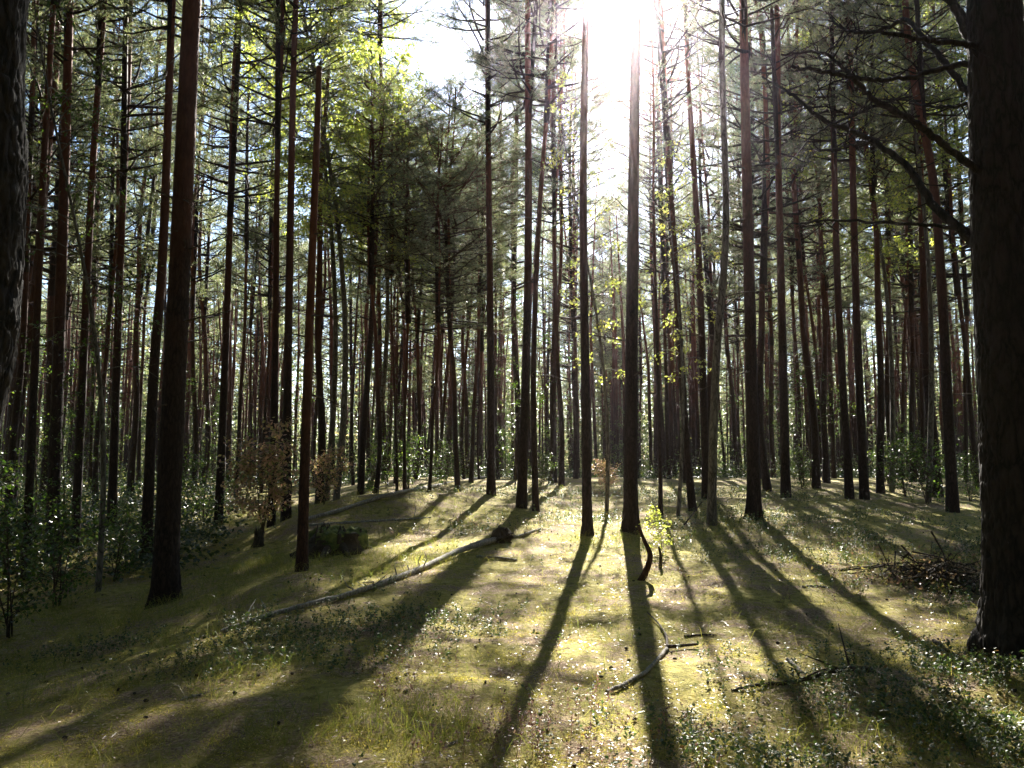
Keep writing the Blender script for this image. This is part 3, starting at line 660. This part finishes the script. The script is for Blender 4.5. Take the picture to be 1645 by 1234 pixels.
for (k, j), L in sorted(bb.items()):
    L.sort()
    for n_, (px, x, y) in enumerate(L):
        out = not (0 <= px <= 1645)
        where = ('left of the ' + LM[0][1]) if j == 0 else ('right of the ' + LM[-1][1]) if j == len(LM) else 'between the ' + LM[j - 1][1] + ' and the ' + LM[j][1]
        lab = words(n_) + (' distant leafy sapling ' if k else ' leafy sapling in dark undergrowth ') + where
        copy_pair('sapling', SAP[r.randrange(4)], (x, y, gz(x, y)), r.uniform(.6, 1.25) * (1.1 if k else .65), lab, 'sapling', 'leafy saplings under the pines', r.uniform(0, 6))
def shrub_at(px, d, s, pair, label, name='shrub', cat='shrub', grp=None):
    p = atd(px, 800, d); return copy_pair(name, pair, (p.x, d, gz(p.x, d)), s, label, cat, grp, px)
pinkA = leafy(540, 2.0, .8, .2, 22, .068, 'redleaf', 'twig', .012, .1, 30, 4)
pinkB = leafy(541, 1.4, .6, .2, 16, .062, 'redleaf', 'twig', .010, .1, 28, 3)
shrub_at(425, 15.2, 1.1, pinkA, 'pink-leaved rowan shrub catching the sun left of the snapped snag')
shrub_at(520, 17.0, .9, pinkB, 'smaller pinkish shrub just right of the snapped snag')
shrub_at(975, 22, .7, pinkB, 'pink and cream leaved shrub on the crest between the central pines')
yel = leafy(550, .75, .28, .2, 12, .05, 'yellowleaf', 'twig', .006, .1, 12, 2)
shrub_at(1062, 12.2, .9, yel, 'little yellow-leaved seedling lit up right of the central dark pine', 'seedling', 'seedling')
shrub_at(1375, 9.0, .30, yel, 'tiny pale seedling in the shade at the right', 'seedling', 'seedling')
for i, (px, d, s, lab) in enumerate(((1455, 21, 1.2, 'green shrub left of the dark leaning pine on the crest'), (1490, 19, 1.4, 'leafy green shrub directly in front of the dark leaning pine'), (1425, 24, 1.3, 'shrub glinting behind the broad black pine'), (1560, 20, 1.0, 'low shrub between the dark leaning pine and the crooked-limbed pine'),
        (870, 24, .9, 'small shrub on the crest behind the paired pines'), (655, 23, 1.3, 'shrub with glinting leaves behind the upper fallen log'), (715, 25, 1.2, 'green shrub behind the upper log, nearer the log end pine'), (600, 22, 1.3, 'green shrub behind the soil bank of the upper log'), (330, 19, 1.4, 'green shrub at the foot of the bank pine'), (1290, 24, 1.0, 'small bush on the crest right of the stout red pine'),
        (100, 10.8, 1.2, 'dark green shrub in the shade at far left'), (30, 9.0, 1.2, 'dark leafy shrub beneath the huge left trunk'), (190, 12.6, 1.0, 'shaded shrub left of the thick reddish pine'), (20, 13, 1.6, 'tall shaded bush at the left edge'))):
    shrub_at(px, d, s, SHR[i % 3], lab)

r_ = np.random.default_rng(91); m = MB(); OO = []; 
for q in range(2300):
    if q < 560: y = r_.uniform(12.5, 32); x = -r_.uniform(.36, .75) * y
    else: y = r_.uniform(31, 66); x = r_.uniform(-.75, .75) * y
    z0 = gz(x, y); h = r_.uniform(.2, .6) * (1 if q < 560 else 1.8); k = 34
    OO.append(np.stack([x + r_.normal(size=k) * .4, y + r_.normal(size=k) * .35, z0 + np.abs(r_.normal(size=k)) * h * .6], 1))
OO = np.concatenate(OO); leaves(m, OO, r_.normal(size=OO.shape) * [1, 1, .5] + [0, 0, .2], r_.uniform(.06, .13, len(OO)), .06, r_, .2)
tag(link('undergrowth', m.mesh('undergrowth', 'darkleaf')), 'dark leafy undergrowth filling the forest floor beyond the clearing', 'undergrowth', None, 'stuff')

# ------------------------------------------------------------------ fallen wood
def fallen(name, pts, w0, w1, mtl, label, cat, lift=1.2, seed=1, twigs=0, seg=12, raise_=None):
    P = [np.array(at(x, y)) for x, y in pts]
    rad = [np.interp(i / (len(pts) - 1), [0, 1], [w0, w1]) * P[i][1] / F / 2 for i in range(len(P))]
    for i in range(len(P)): P[i][2] += rad[i] * lift + (raise_[i] if raise_ else 0)
    c = P[0].copy(); root = thing(name, tuple(c), label, cat)
    S = spline([p - c for p in P], 10 * len(P)); rr = np.random.default_rng(seed)
    S[1:-1] += rr.normal(size=S[1:-1].shape) * .003
    m = MB(); tube(m, S, np.interp(np.linspace(0, 1, len(S)), np.linspace(0, 1, len(rad)), rad), seg, .1, seed)
    link('stem' if w0 < 9 else 'trunk', m.mesh('stem', mtl, True), root)
    if twigs:
        for q in range(twigs):
            m = MB(); k = rr.integers(3, len(S) - 2); dv = rr.normal(size=3); dv[2] = abs(dv[2]) * .8 + .1; dv /= np.linalg.norm(dv); ln = rr.uniform(.1, .45)
            e = S[k] + dv * ln
            tube(m, np.array([S[k], (S[k] + e) / 2 + rr.normal(size=3) * .03, e]), np.array([.01, .007, .003]), 5, .1)
            link('twig', m.mesh('twig', mtl), root)
    return root
lg = fallen('fallen_tree', [(355, 1020), (450, 988), (560, 960), (620, 940), (680, 917), (745, 888), (800, 872)], 7, 9.5, 'dead', 'long grey fallen trunk slanting across the grass left of centre', 'fallen tree', seed=2, twigs=12)
# its torn root end
e = at(806, 872); m = MB(); rr = np.random.default_rng(8)
for q in range(44):
    dv = rr.normal(size=3); dv[2] = abs(dv[2]) * .28 - .05; dv /= np.linalg.norm(dv); ln = rr.uniform(.06, .22); c = np.array(e - lg.location) + [0, 0, .08]
    tube(m, spline([c, c + dv * ln * .5 + rr.normal(size=3) * .04, c + dv * ln + rr.normal(size=3) * .06], 6), np.linspace(.055, .008, 6), 7, .3, q)
t_ = np.linspace(-1, 1, 10); tube(m, c + np.stack([t_ * .17, t_ * .05, t_ * .02 + .02], 1), np.sqrt(np.clip(1.03 - t_ ** 2, .02, 1)) * .13, 16, .45, 5)
link('torn_roots', m.mesh('torn_roots', 'darkwood', True), lg)
fallen('fallen_tree', [(480, 842), (545, 824), (600, 806), (650, 793), (700, 784), (778, 770)], 7, 5.5, 'dead', 'upper fallen log lying along the crest of the soil bank', 'fallen tree', seed=3, twigs=6, lift=1.0)
fallen('fallen_tree', [(497, 846), (560, 841), (620, 837), (692, 833)], 6, 3.5, 'dead', 'short level log below the upper log, over the mossy stump', 'fallen tree', seed=4, twigs=3, lift=.2)
fallen('branch', [(790, 868), (830, 866), (868, 853)], 7, 4, 'dead', 'broken grey branch past the torn roots of the fallen trunk', 'branch', seed=5, twigs=4)
fallen('stick', [(765, 897), (800, 900), (830, 903)], 4, 4, 'dead', 'pale short stick lying right of the fallen trunk', 'stick', seed=6, seg=7)
st = fallen('branch', [(975, 1118), (1010, 1102), (1040, 1083), (1062, 1058), (1072, 1046)], 7, 6, 'dead', 'forked pale branch on the bright moss crossing the central tree shadow', 'branch', seed=7, seg=8)
m = MB(); o_ = np.array(st.location)
for pts, a, b in ((((1072, 1046), (1095, 1044), (1122, 1042)), .018, .010), (((1072, 1046), (1070, 1028), (1058, 1008), (1040, 990)), .014, .007)):
    P = [np.array(at(*p)) + [0, 0, .03] - o_ for p in pts]; S = spline(P, 16); tube(m, S, np.linspace(a, b, 16), 7, .1, 3)
link('side_branch', m.mesh('side_branch', 'twig', True), st)
fallen('branch', [(1175, 1112), (1225, 1106), (1280, 1100), (1340, 1085), (1402, 1083)], 4, 10, 'darkwood', 'dark straight branch on the moss at lower right', 'branch', seed=8, twigs=6, seg=8)
fallen('stick', [(1290, 945), (1312, 944), (1335, 947)], 4, 3, 'dead', 'small grey stick in the shade at right', 'stick', seed=9, seg=7)
fallen('stick', [(1500, 1033), (1512, 1040), (1524, 1050)], 6, 5, 'darkwood', 'short black stick near the foot of the crooked-limbed pine', 'stick', seed=10, seg=7)
fallen('stick', [(1100, 1025), (1125, 1023), (1150, 1024)], 4, 3, 'darkwood', 'thin dark twig on bright moss right of the forked branch', 'stick', seed=11, seg=6)
fallen('stick', [(1265, 1064), (1278, 1074), (1288, 1084)], 6, 4, 'dead', 'stubby grey stick above the dark straight branch', 'stick', seed=12, seg=7)
fallen('stick', [(715, 1206), (728, 1198), (740, 1190)], 5, 3, 'dead', 'pale twig in the grass at bottom centre', 'stick', seed=13, seg=6)
fallen('stick', [(290, 1128), (330, 1116), (366, 1105)], 4, 2, 'dead', 'thin pale stick on the moss at lower left', 'stick', seed=14, seg=6)
def leaning(name, a, b, d, w, label, mtl='darkwood', cat='stick', dd=0):
    p = atd(a[0], a[1], d); p.z = gz(p.x, d) - .03; q = atd(b[0], b[1], d + dd)
    root = thing(name, tuple(p), label, cat); m = MB(); S = spline([(0, 0, 0), tuple((q - p) / 2 + Vector((.02, 0, .02))), tuple(q - p)], 14)
    tube(m, S, np.linspace(w, w * .5, 14), 7, .12, 3); link('stem', m.mesh('stem', mtl, True), root)
leaning('stick', (1092, 862), (1128, 806), 15, .018, 'thin bare stick leaning up behind the yellow seedling', dd=.4)
leaning('stump', (1060, 918), (1058, 878), 10.8, .028, 'thin broken dark stub standing upright right of the central dark pine', cat='stump')
# stumps
def stump(px, py, wpx, hpx, label, mossy, seed):
    p = at(px, py); r = wpx * p.y / F / 2; h = hpx * p.y / F; rr = np.random.default_rng(seed)
    root = thing('stump', tuple(p), label, 'stump'); m = MB()
    n = 12; z = np.linspace(-.1, h, n); P = np.stack([z * 0, z * 0, z], 1); tube(m, P, r * (1.25 - .3 * np.clip(z / h, 0, 1)), 26, .28, seed)
    for q in range(26):
        a = rr.random() * 6.28; d = np.array([math.cos(a), math.sin(a), 0]) * r * rr.uniform(.6, 1.0)
        tube(m, np.array([d + [0, 0, h * .5], d * 1.02 + [0, 0, h * rr.uniform(.9, 1.1)], d * rr.uniform(.9, 1.1) + [0, 0, h * rr.uniform(1.0, 1.45)]]), np.array([.2, .12, .02]) * r * rr.uniform(.5, 1), 6, .3, q)
    for q in range(9):
        a = rr.random() * 6.28; d = np.array([math.cos(a), math.sin(a), 0]); tube(m, spline([d * r * .8 + [0, 0, h * .4], d * r * 1.3 + [0, 0, h * .12], d * r * 1.9 + [0, 0, -.05]], 7), np.linspace(r * .22, r * .06, 7), 7, .15, q)
    link('wood', m.mesh('wood', 'darkwood', True), root)
    if mossy:
        m = MB(); g = 22; u, v = np.meshgrid(np.linspace(0, 6.2832, 40, endpoint=False), np.linspace(0, 1, g)); rad = r * 1.12 * np.sin(v * 1.57) * (1 + vnoise(np.cos(u) * 2, np.sin(u) * 2, .7) * .5)
        V = np.stack([rad * np.cos(u), rad * np.sin(u), h - .05 + .08 * np.cos(v * 1.57) + vnoise(np.cos(u) * v * 6, np.sin(u) * v * 6, .6) * .16 - .22 * np.clip(v - .8, 0, 1) / .2], -1).reshape(-1, 3)
        i = np.arange(g - 1)[:, None]; j = np.arange(40)[None]; k = (j + 1) % 40
        m.add(V, np.stack([i * 40 + j, (i + 1) * 40 + j, (i + 1) * 40 + k, i * 40 + k], -1).reshape(-1, 4)); link('moss_cap', m.mesh('moss_cap', 'mosspad', True), root)
stump(540, 886, 74, 30, 'broad black rotten stump with a mossy cap under the short level log', True, 5)
stump(415, 878, 13, 24, 'small dark stump at the edge of the bright grass on the left', False, 6)
# brush pile
p = at(1515, 935); root = thing('brush_pile', tuple(p), 'dark tangled heap of dead branches left of the crooked-limbed pine', 'brush pile'); m = MB(); m2 = MB(); rr = np.random.default_rng(12)
for q in range(230):
    a = rr.normal(size=3) * [.45, .35, .13]; a[2] = abs(a[2]) - .02; d = rr.normal(size=3) * [1, .7, .35]; d /= np.linalg.norm(d); ln = rr.uniform(.2, .9)
    tube(m, spline([a - d * ln / 2, a + rr.normal(size=3) * .05, a + d * ln / 2 + [0, 0, .04]], 6), np.linspace(.012, .003, 6) * rr.uniform(.5, 1.4), 5, .1, q)
O = rr.normal(size=(1400, 3)) * [.55, .4, .14]; O[:, 2] = np.abs(O[:, 2]); leaves(m2, O, rr.normal(size=(1400, 3)), .05, .025, rr)
link('dead_twigs', m.mesh('dead_twigs', 'darkwood'), root); link('withered_leaves', m2.mesh('withered_leaves', 'litter'), root)

# ------------------------------------------------------------------ ground cover (uncountable)
def zone(lst, x, y):
    """sum of soft ellipses given by photo points: (px,py, rx m, ry m, weight)"""
    w_ = np.zeros_like(x)
    for px, py, rx, ry, a in lst:
        c = _zc.setdefault((px, py), at(px, py)); w_ = np.maximum(w_, a * np.exp(-((x - c.x) / rx) ** 2 - ((y - c.y) / ry) ** 2))
    return w_
_zc = {}
def scatter(n, dens, seed, ymin=3.3, ymax=26, power=1.6, half=.74):
    r = np.random.default_rng(seed); m = int(n * 5)
    y = ymin + (ymax - ymin) * r.random(m) ** power; x = (r.random(m) * 2 - 1) * (half * y + .4)
    keep = r.random(m) < dens(x, y); x = x[keep][:n]; y = y[keep][:n]
    return x, y, ground(x, y), r
def patchy(x, y, s, o, lo=0.0): return smooth(-.15, .2, vnoise(x, y, s, o) + .4 * vnoise(x, y, s * .35, o + 1)) * (1 - lo) + lo
SHZ = [(1550, 1100, 1.0, .8, 1), (1600, 1180, 1.2, .6, 1), (1480, 1200, 1.2, .5, .8), (1250, 1215, 1.0, .45, .7), (1330, 1130, .8, .35, .4), (1380, 860, 3.2, 2.2, 1), (1500, 880, 2.5, 2, .9), (1250, 840, 2.5, 2, .9), (1040, 800, 4.0, 3.0, 1), (980, 840, 1.5, 1.5, .6),
       (470, 1010, 1.6, .7, .9), (340, 1020, 1.4, .7, .8), (430, 1060, 1.0, .5, .6), (530, 955, .8, .4, .7), (860, 840, 1.8, 1.3, .8), (780, 850, 1.2, 1, .6), (1150, 1180, .7, .4, .5), (1560, 960, 1.4, 1.5, .5), (1400, 1060, 1.0, .25, .5)]
def plants(name, n, dens, seed, mtl, label, hgt, per, leaf, wid, stem=True, ymax=26):
    x, y, z, r = scatter(n, dens, seed, ymax=ymax); k = len(x); S = .7 + .6 * r.random(k); S *= 1 + .02 * y
    O = []; D = []
    base = np.stack([x, y, z - .01], 1); top = base + np.stack([r.normal(size=k) * .35, r.normal(size=k) * .35, np.ones(k)], 1) * (hgt * S)[:, None]
    m = MB(); blades(m, base, top - base, np.linalg.norm(top - base, axis=1), .004, r)
    t = r.random((k, per)); t = .25 + .8 * t
    O = base[:, None] + (top - base)[:, None] * t[..., None] + r.normal(size=(k, per, 3)) * .006
    D = r.normal(size=(k, per, 3)) * [1, 1, .35] + [0, 0, .45]
    sc = np.repeat(S, per) * r.uniform(.7, 1.2, k * per)
    leaves(m, O.reshape(-1, 3), D.reshape(-1, 3), leaf * sc, wid * sc, r, .4)
    return tag(link(name, m.mesh(name, mtl)), label, 'ground cover', None, 'stuff')
plants('berry_shrubs', 15000, lambda x, y: zone(SHZ, x, y) * patchy(x, y, .6, 11, .1), 21, 'lingon', 'glossy low berry shrubs scattered over the forest floor', .11, 12, .021, .013)
HZ = [(950, 1180, .55, .35, 1), (880, 1215, .5, .3, .9), (1050, 1200, .5, .3, .8), (700, 1080, .5, .4, .35), (620, 1130, .5, .3, .35), (1200, 940, 1.2, .8, .3), (760, 860, 1.2, .8, .3)]
plants('heather', 2600, lambda x, y: zone(HZ, x, y) * patchy(x, y, .3, 14, .25), 22, 'heather', 'pinkish brown heather sprigs along the bottom centre', .15, 22, .016, .008, ymax=16)
def grassy(name, n, dens, seed, mtl, label, L0, L1, w_, lean=.5, ymax=24, power=1.6):
    x, y, z, r = scatter(n, dens, seed, ymax=ymax, power=power); k = len(x); b = np.stack([x, y, z - .01], 1); L = r.uniform(L0, L1, k)
    d = np.stack([r.normal(size=k) * lean, r.normal(size=k) * lean, np.ones(k)], 1); d /= np.linalg.norm(d, axis=1)[:, None]
    side = np.cross(d, r.normal(size=(k, 3))); side /= np.linalg.norm(side, axis=1)[:, None]; W = (w_ * (1 + .05 * y))[:, None]
    mid = b + d * (L * .6)[:, None]; bend = d.copy(); bend[:, :2] *= 2.2; bend[:, 2] *= .45; tip = mid + bend * (L * .4)[:, None]
    V = np.stack([b - side * W / 2, b + side * W / 2, mid + side * W * .4, mid - side * W * .4, tip], 1).reshape(-1, 3); q = np.arange(k)[:, None] * 5
    m = MB(); m.add(V, q + np.array([[0, 1, 2, 3]])); m.add(np.zeros((0, 3)), np.zeros((0, 3), int)); m.f.append(q + np.array([[3, 2, 4]]))
    return tag(link(name, m.mesh(name, mtl)), label, 'grass' if mtl == 'grass' else 'ground cover', None, 'stuff')
GZ = [(265, 988, .35, .3, .8), (485, 952, .3, .3, .8), (943, 872, .4, .35, .7), (1015, 868, .4, .35, .7), (1212, 844, .6, .5, .7), (1143, 864, .5, .4, .7), (1600, 1052, .5, .25, .7), (1375, 900, 1.5, 1.0, .4), (400, 915, 1.6, 1.3, 1), (450, 900, 1.2, 1.4, 1), (560, 925, 1.0, 1.0, .8), (300, 935, 1.5, 1.5, .8), (200, 1000, 2, 1.6, .6), (100, 1050, 1.6, 1.4, .5), (370, 840, 2.5, 1.5, .9), (640, 900, 1.4, 1.2, .5), (700, 830, 2, 1.5, .5), (620, 1160, .8, .5, .35), (300, 1090, 1.2, .7, .4), (1500, 1180, 1, .4, .4), (60, 930, 3, 3, .6)]
grassy('grass', 85000, lambda x, y: np.maximum(zone(GZ, x, y), .05) * patchy(x, y, .5, 17, .15), 23, 'grass', 'wispy grass tufts on the left slope and among the moss', .08, .26, .0024, .55)
grassy('moss', 340000, lambda x, y: patchy(x, y, .35, 19, .12), 24, 'moss', 'yellow-green moss carpeting the sunlit floor', .008, .028, .004, .7, 18, 1.5)
# litter: needles, leaves, cones, bits of bark
x, y, z, r = scatter(60000, lambda x, y: patchy(x, y, .5, 23, .3), 25, ymax=18, power=1.5); k = len(x); m = MB()
d = r.normal(size=(k, 3)) * [1, 1, .12]; O = np.stack([x, y, z + .012 * r.random(k) + .006], 1); big = r.random(k) < .2
leaves(m, O[big], d[big], r.uniform(.015, .04, big.sum()), .014, r, .9)
blades(m, O[~big], d[~big], r.uniform(.03, .08, (~big).sum()), .0028, r)
tag(link('forest_litter', m.mesh('forest_litter', 'litter')), 'fallen leaves, needles and bark scraps strewn on the moss', 'forest litter', None, 'stuff')
x, y, z, r = scatter(170, lambda x, y: patchy(x, y, .9, 27, .2), 26, ymax=14, power=1.3); m = MB()
for a, b, c in zip(x, y, z):
    d = r.normal(size=3) * [1, 1, .2]; d /= np.linalg.norm(d); t = np.linspace(-1, 1, 7)
    tube(m, np.array([a, b, c + .012]) + d * t[:, None] * .018, np.sqrt(np.clip(1.05 - t ** 2, .03, 1)) * .010, 7, .35, int(a * 99) % 97)
tag(link('pine_cones', m.mesh('pine_cones', 'darkwood')), 'dark fallen pine cones dotted over the moss', 'pine cones', None, 'stuff')

# ------------------------------------------------------------------ added glow volume
HAZE = 0.0003  # thin scattering volume added for a sun glow; its lilac tint imitates lens glare
if HAZE:
    m, n = mat('glow_haze'); v = N(n, 'ShaderNodeVolumePrincipled'); v.inputs['Density'].default_value = HAZE
    v.inputs['Color'].default_value = (1.0, .86, .98, 1); v.inputs['Anisotropy'].default_value = .90
    o = N(n, 'ShaderNodeOutputMaterial'); n.links.new(v.outputs[0], o.inputs['Volume']); M['glow_haze'] = m
    a, b, c, d, e, f = -345, 345, -95, 470, -6, 26
    V = [(a, c, e), (b, c, e), (b, d, e), (a, d, e), (a, c, f), (b, c, f), (b, d, f), (a, d, f)]
    mb = MB(); mb.add(V, [(0, 3, 2, 1), (4, 5, 6, 7), (0, 1, 5, 4), (1, 2, 6, 5), (2, 3, 7, 6), (3, 0, 4, 7)])
    tag(link('glow_haze', mb.mesh('glow_haze', 'glow_haze')), 'added thin volume giving a glow around the sun like lens glare', 'glow_haze', None, 'stuff')
